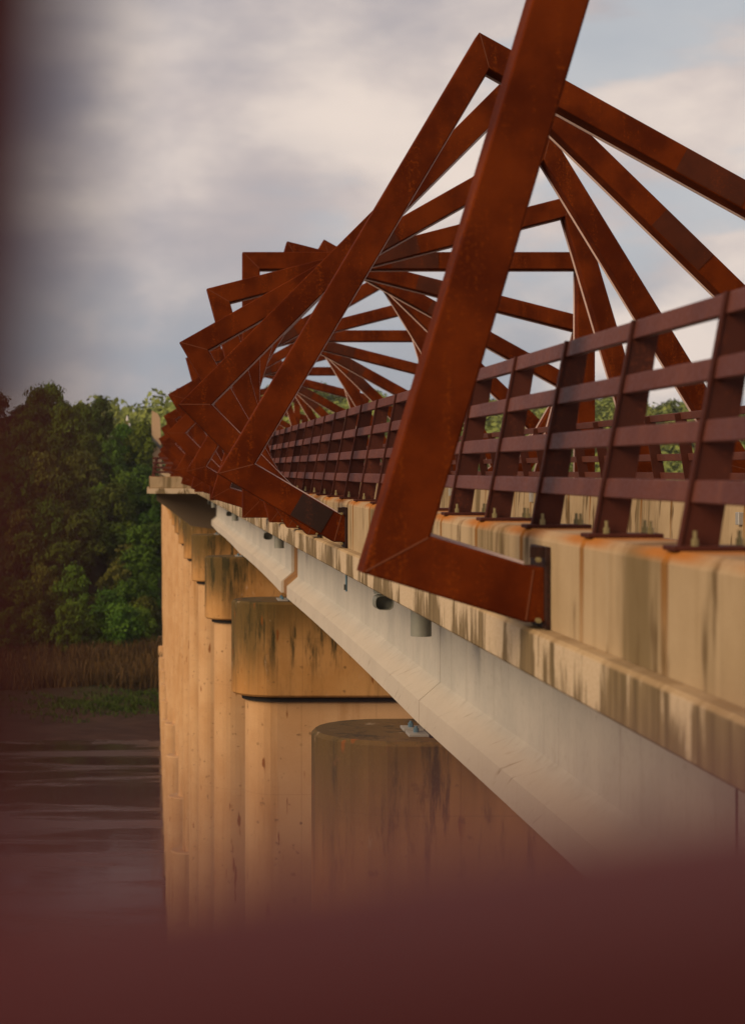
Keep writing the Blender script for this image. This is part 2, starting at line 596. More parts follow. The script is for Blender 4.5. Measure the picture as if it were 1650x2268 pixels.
def build_ground():
    xs = [-1500, -900, -500, -300, -200, -140, -100, -75] + [-60 + 2.0 * k for k in range(46)] + [36, 45, 60, 75, 90, 110, 140, 180, 230, 300, 380, 480, 600, 800, 1100, 1600]
    ys = [-1500, -700, -300, -160, -130, -100, -60, 0, 60, 120, 145] + [150 + 1.6 * k for k in range(100)] + [313, 325, 340, 360, 385, 410, 440, 475, 510, 560, 620, 700, 800, 950, 1200, 1600, 2200, 3200]
    xs, ys = [x * LAND_SCALE for x in xs], [y * LAND_SCALE for y in ys]
    vs = [(x, y, hgt(x, y)) for y in ys for x in xs]
    n = len(xs)
    fs = [(j * n + i, j * n + i + 1, (j + 1) * n + i + 1, (j + 1) * n + i) for j in range(len(ys) - 1) for i in range(n - 1)]
    me = MB().add(vs, fs).mesh('ground', True)
    o = obj('ground', me, 'ground')
    o['kind'] = 'structure'


build_ground()
o = obj('river_water', MB().add([(-2400, -240, WATER), (2560, -240, WATER), (2560, 296, WATER), (-2400, 296, WATER)], [(0, 1, 2, 3)]).mesh('river_water'), 'water')
o['kind'] = 'structure'

# ------------------------------------------------------------------ bridge deck: slab, edge panels, girders
deck = thing('bridge_deck', 'long straight concrete bridge deck on pale girders crossing the river', 'bridge deck')
MX = 2 * XM
obj('deck_slab', MB().box(2.13, MX - 2.13, -7, Y_END, -1.150, -0.93), 'trail_concrete', deck)


def ledge_mesh(L):
    # a chamfered edge panel, its outer face at x = 2.10
    pr = [(2.50, ZL0), (2.115, ZL0), (2.10, ZL0 + 0.015), (2.10, ZL1 - 0.022), (2.122, ZL1), (2.50, ZL1)]
    rings = [[(x, y, z) for x, z in pr] for y in (0.0, L)]
    return fix(MB().loft(rings).mesh('ledge_panel'))


PL = 2.25
lm = ledge_mesh(PL - 0.012)
lm.materials.append(M['ledge_concrete'])
y = 0.75
while y < Y_OV - 3:
    obj('ledge_panel', lm, None, deck, (0, y, 0))
    y += PL
obj('ledge_panel', ledge_mesh(Y_END - Y_OV - 9), 'ledge_concrete', deck, (0, Y_OV + 8, 0))
obj('edge_beam', MB().box(MX - 2.5, MX - 2.10, -7, Y_END, ZL0, ZL1), 'ledge_concrete', deck)


def girder_mesh(y0, y1, xg, camber=0.045):
    pr = [(-0.33, ZG), (0.33, ZG), (0.33, ZG + 0.25), (0.10, ZG + 0.45), (0.10, -1.16), (-0.10, -1.16), (-0.10, ZG + 0.45), (-0.33, ZG + 0.25)]
    rings = []
    K = 8
    for k in range(K + 1):
        t = k / K
        c = camber * (1 - (2 * t - 1) ** 2)
        yy = y0 + (y1 - y0) * t
        ring = []
        for x, z in pr:
            ring.append((xg + x, yy, z + (c if z < -1.5 else 0)))
        rings.append(ring)
    return MB().loft(rings)


ends = []
y0 = -6.0
for k in range(1, 20):
    yp = SPAN * k
    wide = 0.85 if k % 3 == 2 else 0.018
    ends.append((y0, yp - 0.4 - wide))
    y0 = yp - 0.4 + wide
ends.append((y0, Y_END))
for a, b in ends:
    for xg in (3.20, MX - 3.20):
        obj('girder', girder_mesh(a, b, xg), 'girder_concrete', deck)
for k in range(len(ends) - 1):
    a, b = ends[k][1], ends[k + 1][0]
    if b - a > 0.5:
        d = MB()
        pr = [(-0.27, ZG), (0.3, ZG), (0.3, -1.16), (-0.04, -1.16), (-0.04, ZG + 0.47), (-0.27, ZG + 0.27)]
        d.loft([[(3.2 + x, yy, z) for x, z in pr] for yy in (a + 0.002, b - 0.002)])
        obj('pier_diaphragm', d, 'diaphragm_concrete', deck)
# thin seam ribs on the web of the nearest span
for ys in (9.55,):
    obj('web_joint', MB().box(3.092, 3.1, ys, ys + 0.022, ZG + 0.47, -1.17), 'rubber_and_shade', deck)

# ------------------------------------------------------------------ parapet walls


def panel_mesh(L):
    # x measured from the outer face, y along the bridge; grooved end edges, chamfered top
    g = 0.022
    pr = [(0.0, -0.888), (0.0, PT - 0.055), (0.015, PT - 0.02), (0.05, PT), (0.40, PT), (0.435, PT - 0.035), (0.46, -0.925), (0.46, -0.93), (0.1, -0.93)]

    def ring(yy, ins):
        out = []
        for x, z in pr:
            xx = x + (ins if x < 0.2 else -ins)
            zz = z - (ins if z > -0.5 else 0)
            out.append((xx, yy, zz))
        return out
    return fix(MB().loft([ring(0.003, g), ring(0.003 + g, 0), ring(L - 0.003 - g, 0), ring(L - 0.003, g)]).mesh('wall_panel'))


PB = 1.5
pm = panel_mesh(PB)
pm.materials.append(M['parapet_concrete'])
POSTS = [1.75 + PB * k for k in range(54)]            # the left railing's posts
for side in (0, 1):
    pw = thing('parapet_wall', ['streaked tan concrete parapet wall carrying the nearer railing along the bridge',
                                'concrete parapet wall on the far side of the trail, seen behind the railing'][side], 'parapet wall', (0, 0, 0), 'parapet walls of the bridge')
    for k, yp in enumerate(POSTS):
        if side and yp < 13:
            continue
        y0 = yp
        if side == 0:
            obj('wall_panel', pm, None, pw, (XP, y0, 0))
        else:
            obj('wall_panel', pm, None, pw, (MX - XP, y0 + PB, 0), (0, 0, math.pi))
    lastp = panel_mesh(Y_END - Y_OV - 9)
    if side == 0:
        obj('wall_panel', panel_mesh(0.98), 'parapet_concrete', pw, (XP, 0.76, 0))
        obj('wall_panel', lastp, 'parapet_concrete', pw, (XP, Y_OV + 8, 0))
    else:
        obj('wall_panel', lastp, 'parapet_concrete', pw, (MX - XP, Y_END, 0), (0, 0, math.pi))
        for (yy, zz, h) in ((27.2, -0.62, 0.16), (21.3, -0.66, 0.15), (33.0, -0.60, 0.24), (42.0, -0.62, 0.17)):
            obj('junction_box', bevel(MB().box(MX - XP - 0.50, MX - XP - 0.44, yy, yy + 0.12, zz, zz + h).mesh('junction_box'), 0.006, 1), 'galvanised', pw)

# ------------------------------------------------------------------ railings
LEAN = 0.20
RH = 1.08
RAILF = (0.965, 0.705, 0.455, 0.215)                  # heights of the four rails


def post_mesh(rh=RH, n0=0.16):
    # plate post in the x-z plane leaning towards +x; outer edge has a narrow flange
    b = MB()
    t = 0.013
    rings = []
    for yy in (-t, t):
        rings.append([(0.0, yy, 0.0), (n0, yy, 0.0), (LEAN + n0 * 0.82, yy, rh - 0.012), (LEAN, yy, rh + 0.012)])
    b.loft(rings)
    fw = 0.020
    rings = []
    for zz in (0.0, rh + 0.012):
        x = LEAN * zz / rh
        rings.append([(x - 0.012, -fw, zz), (x, -fw, zz), (x, fw, zz), (x - 0.012, fw, zz)])
    b.loft(rings)
    return fix(b.mesh('post'))


def rail_mb(L, z, rh=RH, h=0.098, dep=0.052):
    zc = rh * z
    x = LEAN * z
    s = LEAN / rh
    c = 0.006
    pr = [(-dep / 2 + c, -h / 2), (dep / 2 - c, -h / 2), (dep / 2, -h / 2 + c), (dep / 2, h / 2 - c), (dep / 2 - c, h / 2), (-dep / 2 + c, h / 2), (-dep / 2, h / 2 - c), (-dep / 2, -h / 2 + c)]
    return MB().loft([[(0.031 + x + a + s * b, yy, zc + b) for a, b in pr] for yy in (0, L)])


post_me = post_mesh()
post_me.materials.append(M['post_rust'])
bp_me = bevel(MB().box(-0.055, 0.33, -0.085, 0.085, -0.022, 0.0).mesh('base_plate'), 0.004, 1)
bp_me.materials.append(M['post_rust'])


def bolt_mesh(r=0.016, h=0.03, tip=0.035):
    b = MB()
    b.loft([[(r * math.cos(i * math.pi / 3), r * math.sin(i * math.pi / 3), z) for i in range(6)] for z in (0, h)])
    b.loft([[(r * 0.55 * math.cos(i * math.pi / 4), r * 0.55 * math.sin(i * math.pi / 4), z) for i in range(8)] for z in (h, h + tip)])
    return fix(b.mesh('bolt'))


bolt_me = bolt_mesh()
bolt_me.materials.append(M['nut_metal'])


def make_railing(name, label, group, base, rz, ys, length, bolts_to=0, rh=RH, pm_=None, rm='rail_rust'):
    root = thing(name, label, 'railing', base, group)
    root.rotation_euler = (0, 0, rz)
    pm_ = pm_ or post_me
    for k, yy in enumerate(ys):
        p = obj('post', pm_, None, root, (0, yy, 0))
        obj('base_plate', bp_me, None, p)
        if k < bolts_to:
            for (bx, by) in ((0.045, -0.055), (0.27, -0.055), (0.045, 0.055), (0.27, 0.055)):
                obj('bolt', bolt_me, None, p, (bx, by, 0))
    for z in RAILF:
        obj('rail', fix(rail_mb(length, z, rh).mesh('rail')), rm, root, (0, ys[0] - 0.4, 0))
    return root


make_railing('railing', 'purple brown four-rail steel railing along the nearer parapet, leaning inwards', 'bridge railings',
             (XP + 0.07, 0, PT + 0.022), 0, POSTS, Y_OV - 3.4, bolts_to=26)
ry = [y for y in POSTS if y > 13]
make_railing('railing', 'four-rail steel railing across the trail, on the farther parapet wall', 'bridge railings',
             (MX - XP - 0.07, ry[-1] + ry[0], PT + 0.022), math.pi, ry, ry[-1] - ry[0] + 0.8)

# ------------------------------------------------------------------ overlooks
# the near one: the photographer stands on it and looks between its two lowest rails
nov = thing('overlook_platform', 'concrete overlook platform under the camera, below the blurred rail in the foreground', 'overlook')
obj('platform_slab', MB().box(-0.45, 2.11, -5.0, 0.72, ZL0, -0.93), 'trail_concrete', nov)
obj('parapet', MB().box(-0.30, 2.19, 0.17, 0.62, -0.928, PT), 'parapet_concrete', nov)
obj('parapet', MB().box(-0.42, -0.305, -5.0, 0.62, -0.928, PT), 'parapet_concrete', nov)
for yy in (-3.5, -0.3):
    obj('bracket', MB().loft([[(-0.3, a, -1.155), (3.0, a, -1.155), (3.0, a, -2.5), (2.0, a, -2.5), (-0.3, a, -1.5)] for a in (yy - 0.3, yy + 0.3)]), 'diaphragm_concrete', nov)
# its railing stands skewed to the bridge axis, one post at the left, leaning towards the camera
slim = post_mesh(RH, 0.012)                              # the end post is a slim flat bar
slim.materials.append(M['near_rust'])
NA = R(30)
nr = make_railing('railing', 'out-of-focus railing of the near overlook, close in front of the lens', 'overlook railings',
                  (0, 0, PT + 0.022), -math.pi / 2 + NA, [0.0], 2.6, bolts_to=1, pm_=slim, rm='near_rust')
nd = Vector((math.cos(NA), math.sin(NA), 0))             # along the railing
nn = Vector((-math.sin(NA), math.cos(NA), 0))            # outwards
nr.location = (-0.0548, 0.2315, PT + 0.031)
for ch in nr.children:
    if ch.name.startswith('post'):
        ch.location = (-0.062, 0.028, 0)
fov = thing('overlook_platform', 'pale concrete overlook platform jutting out at the far end of the twisted frames', 'overlook')
obj('platform_slab', MB().box(-0.22, 2.6, Y_OV, Y_OV + 7.0, ZL0, ZL1), 'ledge_concrete', fov)
obj('parapet', bevel(MB().box(-0.12, 2.6, Y_OV + 0.1, Y_OV + 0.5, ZL1, PT).mesh('parapet'), 0.02, 1), 'parapet_concrete', fov)
obj('parapet', bevel(MB().box(-0.12, 0.28, Y_OV + 0.52, Y_OV + 7.0, ZL1, PT).mesh('parapet'), 0.02, 1), 'parapet_concrete', fov)
for yy in (Y_OV + 2.6, Y_OV + 5.8):
    obj('bracket', MB().loft([[(0.25, a, -1.155), (3.4, a, -1.155), (3.4, a, -2.95), (1.9, a, -2.75), (0.25, a, -1.5)] for a in (yy - 0.4, yy + 0.4)]), 'shaded_bracket_concrete', fov)
pm85 = post_mesh(0.88)
pm85.materials.append(M['rail_rust'])
fr = make_railing('railing', 'small purple brown railing on the far overlook platform', 'overlook railings',
                  (0, Y_OV + 0.2, PT + 0.022), 0, [0.06, 1.6, 3.1, 4.6, 6.1], 6.4, rh=0.88, pm_=pm85)
for z in RAILF:
    b = MB()
    zc = 0.88 * z
    b.box(0.05, 2.3, 0.0, 0.05, zc - 0.049, zc + 0.049)
    obj('rail', b, 'rail_rust', fr)

# ------------------------------------------------------------------ piers


def stadium(x0, x1, r, z, n=14):
    pts = []
    for k in range(n + 1):
        a = math.pi / 2 + math.pi * k / n
        pts.append((x0 + r + r * math.cos(a), r * math.sin(a), z))
    for k in range(n + 1):
        a = -math.pi / 2 + math.pi * k / n
        pts.append((x1 - r + r * math.cos(a), r * math.sin(a), z))
    return pts


def cap_mesh():
    x0, x1, r = 1.75, MX - 1.75, 0.92
    z0, z1, c = -4.90, -2.86, 0.045
    return fix(MB().loft([stadium(x0 + c, x1 - c, r - c, z0), stadium(x0, x1, r, z0 + c), stadium(x0, x1, r, z1 - c), stadium(x0 + c, x1 - c, r - c, z1)]).mesh('pier_cap'))


def shaft_mesh():
    x0, x1, r = 2.05, MX - 2.05, 0.66
    return fix(MB().loft([stadium(x0, x1, r, -44.0), stadium(x0, x1, r, -5.02)]).mesh('pier_shaft'))


cap_me, shaft_me = cap_mesh(), shaft_mesh()
cap_shadow_me = fix(MB().loft([stadium(1.98, MX - 1.98, 0.73, -5.018), stadium(1.96, MX - 1.96, 0.75, -4.902)]).mesh('cap_shadow_strip'))  # dark strip standing in for the shadow line below the cap
cap_shadow_me.materials.append(M['rubber_and_shade'])
cap_me.materials.append(M['cap_concrete'])
shaft_me.materials.append(M['pier_concrete'])
def foot_mesh(zt):
    x0, x1, r, c = 1.23, MX - 1.23, 1.15, 0.08
    return fix(MB().loft([stadium(x0, x1, r, -44.5), stadium(x0, x1, r, zt - c), stadium(x0 + c, x1 - c, r - c, zt)]).mesh('pier_footing'))


foot_me, foot_hi = foot_mesh(-25.1), foot_mesh(-33.0)
foot_hi.materials.append(M['pier_concrete'])
foot_me.materials.append(M['pier_concrete'])
brg_me = bevel(MB().box(-0.16, 0.75, -0.14, 0.14, 0, 0.03).mesh('bearing_plate'), 0.004, 1)
brg_me.materials.append(M['galvanised'])
pad_me = MB().box(0.10, 0.62, -0.2, 0.2, 0.0, 0.118).mesh('bearing_pad')
pad_me.materials.append(M['rubber_and_shade'])
bb_me = bolt_mesh(0.030, 0.045, 0.02)
bb_me.materials.append(M['bolt_blue'])
for k in range(1, 20):
    yp = SPAN * k
    lab = ('nearest concrete pier, its brown rounded cap rising out of the foreground blur' if k == 1 else
           'second concrete pier from the camera, with a mossy streaked cap below the girder' if k == 2 else
           'round-ended concrete pier, %s in the row going away from the camera' % ORD[k])
    pr_ = thing('bridge_pier', lab, 'bridge pier', (0, yp, 0), 'concrete piers carrying the bridge')
    obj('pier_cap', cap_me, None, pr_)
    obj('pier_shaft', shaft_me, None, pr_)
    obj('cap_shadow_strip', cap_shadow_me, None, pr_)
    obj('pier_footing', foot_me if k < 10 else foot_hi, None, pr_)
    for (yy) in (-0.52, -0.12):
        for s in (0, 1):
            pl = obj('bearing_plate', brg_me, None, pr_, (2.90 if s == 0 else MX - 2.90, yy + 0.1, -2.858), (0, 0, math.pi * s))
            if k < 5 and s == 0:
                obj('bolt', bb_me, None, pl, (-0.06, 0.02, 0.03))
    obj('bearing_pad', pad_me, None, pr_, (2.85, -0.42, -2.857))
    obj('bearing_pad', pad_me, None, pr_, (MX - 3.5, -0.42, -2.857))

# ------------------------------------------------------------------ twisting square frames
T = 0.305
CLS = {   # outer corner points of the ring, left plate -> right plate
    1: [(2.17, -0.85), (2.07, -0.85), (1.1675, -0.575), (2.67, 4.495), (8.74, 2.95), (7.69, -0.87), (7.45, -0.87)],
    2: [(2.17, -0.82), (2.05, -0.82), (0.741, -0.05), (3.685, 4.92), (9.20, 1.86), (7.63, -0.86), (7.45, -0.86)],
    3: [(2.17, -0.85), (2.02, -0.85), (0.344, 0.84), (4.75, 5.24), (9.26, 0.84), (7.60, -0.85), (7.45, -0.85)],
    4: [(2.17, -0.86), (1.99, -0.86), (0.41, 1.86), (5.84, 4.93), (8.88, -0.05), (7.57, -0.81), (7.45, -0.81)],
    5: [(2.17, -0.87), (1.93, -0.87), (0.90, 2.95), (6.95, 4.495), (8.45, -0.575), (7.55, -0.83), (7.45, -0.83)],
    0: [(2.17, -0.877), (1.64, -0.877), (1.64, 3.915), (7.98, 3.915), (7.98, -0.877), (7.45, -0.877)],
}
TOPI = {1: 3, 2: 3, 3: 3, 4: 2, 5: 2, 0: 2}             # segment that carries the splice plate


def offset_rays(pts):
    """for every path point the vector that moves it inwards by one unit of offset"""
    out = []
    n = len(pts)
    for i in range(n):
        def nrm(a, b):
            dx, dz = b[0] - a[0], b[1] - a[1]
            L = math.hypot(dx, dz)
            return (dz / L, -dx / L)                     # right-hand side of travel = inside
        if i == 0 or i == n - 1:
            # plate ends are cut upright
            a, b = (pts[0], pts[1]) if i == 0 else (pts[-2], pts[-1])
            nx, nz = nrm(a, b)
            out.append((0.0, 1.0 / nz if abs(nz) > 0.1 else 1.0))
        else:
            n1, n2 = nrm(pts[i - 1], pts[i]), nrm(pts[i], pts[i + 1])
            k = 1 + n1[0] * n2[0] + n1[1] * n2[1]
            out.append(((n1[0] + n2[0]) / k, (n1[1] + n2[1]) / k))
    return out


def frame_parts(cls):
    pts = CLS[cls]
    rays = offset_rays(pts)
    res = []
    c = 0.013
    prof = [(0, c), (c * 0.3, c * 0.3), (c, 0), (T - c, 0), (T - c * 0.3, c * 0.3), (T, c), (T, T - c), (T - c, T), (c, T), (0, T - c)]
    n = len(pts)
    for i in range(n - 1):
        a, b = Vector((pts[i][0], pts[i][1])), Vector((pts[i + 1][0], pts[i + 1][1]))
        d = (b - a).normalized()
        g = 0.0008
        ga = g if i > 0 else 0
        gb = g if i < n - 2 else 0
        r0 = [(a.x + rays[i][0] * o + d.x * ga, yy, a.y + rays[i][1] * o + d.y * ga) for o, yy in prof]
        r1 = [(b.x + rays[i + 1][0] * o - d.x * gb, yy, b.y + rays[i + 1][1] * o - d.y * gb) for o, yy in prof]
        res.append(('beam', fix(MB().loft([r0, r1]).mesh('beam')), 'rust'))
    # pale lighting strip along the rear inner edge
    st = MB()
    for i in range(1, n - 2):
        pr = [(T + 0.001, T - 0.030), (T + 0.020, T - 0.030), (T + 0.020, T - 0.002), (T + 0.001, T - 0.002)]
        r0 = [(pts[i][0] + rays[i][0] * o, yy, pts[i][1] + rays[i][1] * o) for o, yy in pr]
        r1 = [(pts[i + 1][0] + rays[i + 1][0] * o, yy, pts[i + 1][1] + rays[i + 1][1] * o) for o, yy in pr]
        st.loft([r0, r1])
    res.append(('light_strip', fix(st.mesh('light_strip')), 'strip_metal'))
    sm_ = MB()
    for i in range(1, n - 1):
        a = Vector(pts[i]) + Vector(rays[i]) * 0.012
        b = Vector(pts[i]) + Vector(rays[i]) * (T - 0.012)
        d = (b - a).normalized()
        w = Vector((-d.y, d.x)) * 0.005
        q = [a - w, a + w, b + w, b - w]
        sm_.loft([[(v.x, yy, v.y) for v in q] for yy in (-0.0025, 0.001)])
    res.append(('weld_seam', fix(sm_.mesh('weld_seam')), 'weld_rust'))
    # splice plate at mid length of the top member

    def splice(i, dist, L, w0=0.006, w1=0.012):
        a, b = Vector(pts[i]), Vector(pts[i + 1])
        d = (b - a).normalized()
        nn = Vector((d.y, -d.x))
        m = MB()
        q = []
        for (u, o) in ((dist - L / 2, w1), (dist - L / 2, T - w1), (dist + L / 2, T - w1), (dist + L / 2, w1)):
            p = a + d * u + nn * o
            q.append((p.x, p.y))
        m.loft([[(x, yy, z) for x, z in q] for yy in (-0.007, -0.001)])
        return fix(m.mesh('splice_plate'))
    res.append(('splice_plate', splice(TOPI[cls], 3.1, 0.84), 'splice_steel'))
    if cls == 2:
        res.append(('splice_plate', splice(1, 0.38, 0.40), 'plate_steel'))
    # mount plates against both parapets
    for s in (0, 1):
        m = MB()
        xa, xb = (2.1705, 2.1985) if s == 0 else (MX - 2.1985, MX - 2.1705)
        m.box(xa, xb, -0.05, T + 0.05, -0.885, -0.43)
        res.append(('mount_plate', bevel(m.mesh('mount_plate'), 0.004, 1), 'plate_steel'))
    m = MB()
    m.box(2.09, 2.1695, -0.030, -0.012, -0.49, -0.43)
    res.append(('mount_tab', fix(m.mesh('mount_tab')), 'plate_steel'))
    return res


proto = {}


def place_frame(y, cls, label):
    root = thing('square_frame', label, 'steel frame', (0, y, 0), 'rusted steel frames twisting over the bridge')
    if cls not in proto:
        proto[cls] = frame_parts(cls)
    for name, me, mt in proto[cls]:
        o = obj(name, me, mt, root)
        if name in ('weld_seam', 'light_strip'):
            o['kind'] = 'stuff'
    for zz in (-0.50, -0.835):
        obj('bolt', bolt_me, None, root, (2.13, -0.032, zz), (R(90), 0, 0))
    return root


TILT = {1: 'leaning slightly to the right', 2: 'steeply tilted', 3: 'standing on its corner at 45 degrees', 4: 'with upper arm rising to the right',
        5: 'with top rising gently to the right', 0: 'standing level and upright'}
FIRST = {1: 'large rusty steel frame nearest the camera, rising past the top of the picture',
         2: 'second rusty frame in sharp focus, peak left of the nearest, dark plate on right arm',
         3: 'third rusty frame standing on its corner, its left corner pointing at the hill',
         4: 'fourth rusty frame, tilted, its left corner just above the third one',
         5: 'fifth rusty frame, top rising gently to the right under the sky',
         6: 'sixth rusty frame, standing square and level behind the tilted ones'}
idx = 1
place_frame(10.0, 1, FIRST[1])
ysf = [20.3 + 3.05 * k for k in range(21)] + [94.0 + 3.05 * k for k in range(10)]
cl = 2
for y in ysf:
    idx += 1
    lab = FIRST.get(idx) or 'rusty steel frame %s, %s counting from the camera' % (TILT[cl % 6], ORD[idx])
    place_frame(y, cl % 6, lab)
    cl += 1

# ------------------------------------------------------------------ drain pipes under the slab edge


def elbow():
    b = MB()
    b.tube([(0, 0, 0), (0, 0, -0.16)], 0.092, 20)
    b.tube([(0, 0, -0.125), (0, 0, -0.14)], 0.100, 20)
    return b


def soft_ring(w, h, y, z, n=24, pw=3.2):
    out = []
    for k in range(n):
        a = 2 * math.pi * k / n
        ca, sa = math.cos(a), math.sin(a)
        r = (abs(ca) ** pw + abs(sa) ** pw) ** (-1 / pw)
        out.append((w * r * ca, y, z + h * r * sa))
    return out


def hood_mesh():
    # squarish spout whose mouth faces along the bridge
    b = MB()
    zc = -0.245
    b.loft([soft_ring(0.096, 0.076, -0.16, zc), soft_ring(0.096, 0.076, 0.10, zc), soft_ring(0.07, 0.05, 0.15, zc)], False)
    b.loft([soft_ring(0.090, 0.070, -0.16, zc), soft_ring(0.090, 0.070, 0.06, zc), soft_ring(0.05, 0.04, 0.12, zc)], False)
    n = 24
    o = soft_ring(0.096, 0.076, -0.16, zc)
    i_ = soft_ring(0.090, 0.070, -0.16, zc)
    b.add(o + i_, [(k, (k + 1) % n, n + (k + 1) % n, n + k) for k in range(n)])
    b.add(soft_ring(0.090, 0.070, 0.055, zc), [tuple(range(n))])
    return b


pk = 0
for k in range(4):
    y1, y2 = 19.0 + SPAN * k * 0.95, 16.9 + SPAN * k * 0.95
    pos = ['nearest the camera', 'at the second pier', 'at the third pier', 'at the far overlook'][k]
    e = thing('drain_pipe', 'grey hooded drain spout with dark mouth under the slab edge, %s' % pos, 'drain pipe', (2.43, y1, ZL0), 'drain pipes under the slab edge')
    obj('neck', elbow(), 'pipe_grey', e)
    m = hood_mesh()
    obj('spout', m, 'pipe_grey', e)
    obj('mouth', MB().add(soft_ring(0.0895, 0.0695, -0.05, -0.245), [tuple(range(24))]), 'pipe_inside', e)
    s = thing('drain_pipe', 'straight grey drain pipe hanging below the slab edge, %s' % pos, 'drain pipe', (2.52, y2, ZL0), 'drain pipes under the slab edge')
    b = MB()
    b.loft([[(0.098 * math.cos(a), 0.098 * math.sin(a), z) for a in [2 * math.pi * i / 24 for i in range(24)]] for z in (0, -0.41)], False)
    obj('pipe', fix(b.mesh('pipe', True)), 'pipe_grey', s)
    obj('collar', MB().tube([(0, 0, -0.15), (0, 0, -0.165)], 0.104, 24), 'pipe_dark', s)
rod = thing('hanging_rod', 'thin grey rod hanging below the slab edge in front of the girder', 'rod', (2.50, 23.2, ZL0))
obj('rod', MB().tube([(0, 0, 0), (0, 0, -0.42)], 0.014, 8), 'bolt_blue', rod)
obj('rod_tip', MB().box(-0.03, -0.008, -0.015, 0.015, -0.40, -0.33), 'pipe_dark', rod)

# ------------------------------------------------------------------ gateway tower and utility pole at the far end
tw = thing('gateway_tower', 'pale leaning stone gateway tower with a dark diagonal band, beyond the frames', 'tower', (0, 262 * LAND_SCALE, 0))
tw.scale = (LAND_SCALE, LAND_SCALE, LAND_SCALE)
b = MB()
prof = [(0.60, -9.0), (1.85, -9.0), (1.22, 7.4), (0.85, 8.1), (0.0, 8.5), (-0.02, 3.4)]
b.loft([[(x, yy, z) for x, z in prof] for yy in (0, 1.6)])
obj('tower_shaft', b, 'tower_stone', tw)
b = MB()
b.loft([[(-0.04, yy, 4.9), (1.42, yy, 3.3), (1.45, yy, 2.6), (-0.03, yy, 4.2)] for yy in (-0.03, 1.63)])
obj('tower_band', b, 'tower_band', tw)
up = thing('utility_pole', 'thin wooden utility pole with white insulators rising from the trees', 'utility pole', (-3.65 * LAND_SCALE, 268 * LAND_SCALE, 0))
up.scale = (LAND_SCALE, LAND_SCALE, LAND_SCALE)
obj('pole', MB().tube([(0, 0, -4), (0.02, 0, 7.8)], [0.13, 0.10], 8), 'pole_wood', up)
obj('insulator', MB().tube([(0.02, -0.1, 7.2), (0.02, -0.1, 7.9)], [0.20, 0.12], 8), 'insulator_white', up)
obj('transformer', MB().tube([(0.35, -0.1, 5.6), (0.35, -0.1, 6.8)], [0.19, 0.16], 10), 'insulator_white', up)

# ------------------------------------------------------------------ trees


def tree_meshes(seed, h, w, n_clump, n_leaf, leafsize):
    rnd = random.Random(seed)
    tr = MB()
    top = (rnd.uniform(-0.3, 0.3), rnd.uniform(-0.3, 0.3), h * 0.78)
    tr.tube([(0, 0, -1.5), (top[0] * 0.2, 0.1, h * 0.25), (top[0] * 0.6, top[1] * 0.6, h * 0.5), top], [h * 0.028, h * 0.021, h * 0.014, h * 0.004], 7)
    clumps = []
    for k in range(n_clump):
        t = (k + 0.5) / n_clump
        z = h * (0.16 + 0.78 * t)
        prof = math.sin(math.pi * min(1, (t * 0.86 + 0.13))) ** 0.6
        rr = w * prof * math.sqrt(rnd.uniform(0.15, 1.0)) * 0.75
        a = k * 2.399 + rnd.uniform(-0.5, 0.5)
        clumps.append((rr * math.cos(a), rr * math.sin(a), z + rnd.uniform(-0.05, 0.05) * h, w * rnd.uniform(0.26, 0.46)))
    for cx, cy, cz, r in clumps[::3]:
        tr.tube([(top[0] * 0.4, top[1] * 0.4, max(0.15 * h, cz * 0.66)), (cx * 0.6, cy * 0.6, cz * 0.86), (cx, cy, cz)], [h * 0.009, h * 0.006, h * 0.002], 5)
    vs, fs = [], []
    for cx, cy, cz, r in clumps:
        for _ in range(n_leaf):
            u = rnd.uniform(-0.75, 1)
            a = rnd.uniform(0, 2 * math.pi)
            q = math.sqrt(max(0, 1 - u * u))
            rad = r * rnd.uniform(0.6, 1.0) * (1 + 0.22 * math.sin(3 * a + cx * 5) + 0.15 * math.sin(5 * u + cy * 4))
            nx, ny, nz = q * math.cos(a), q * math.sin(a), u
            p = Vector((cx + rad * nx, cy + rad * ny, cz + rad * nz * 0.82))
            nrm = Vector((nx + rnd.gauss(0, 0.5), ny + rnd.gauss(0, 0.5), nz + 0.25 + rnd.gauss(0, 0.5))).normalized()
            t1 = nrm.cross(Vector((rnd.uniform(-1, 1), rnd.uniform(-1, 1), rnd.uniform(-1, 1)))).normalized()
            t2 = nrm.cross(t1)
            s = leafsize * rnd.uniform(0.6, 1.3)
            o = len(vs)
            vs += [p - t1 * s, p - t2 * s * 0.55, p + t1 * s, p + t2 * s * 0.55]
            fs.append((o, o + 1, o + 2, o + 3))
    cr = MB()
    cr.v = [tuple(v) for v in vs]
    cr.f = fs
    return fix(tr.mesh('trunk', True)), cr.mesh('crown')


VAR = [tree_meshes(11 + s, *a) for s, a in enumerate([(9.0, 3.6, 22, 230, 0.26), (8.0, 3.9, 24, 220, 0.27), (10.0, 3.2, 22, 230, 0.24), (7.0, 3.4, 20, 220, 0.24)])]
FARV = [tree_meshes(41 + s, *a) for s, a in enumerate([(10.0, 4.6, 18, 120, 0.48), (9.0, 5.0, 18, 120, 0.50)])]
LEAVES = ['leaf_dark', 'leaf_mid', 'leaf_olive']
CROWN = {}


def crown_copy(vi, lf, lib):
    key = (vi, lf, lib)
    if key not in CROWN:
        me = (VAR if lib == 0 else FARV)[vi][1].copy()
        me.materials.clear()
        me.materials.append(M[lf])
        CROWN[key] = me
    return CROWN[key]


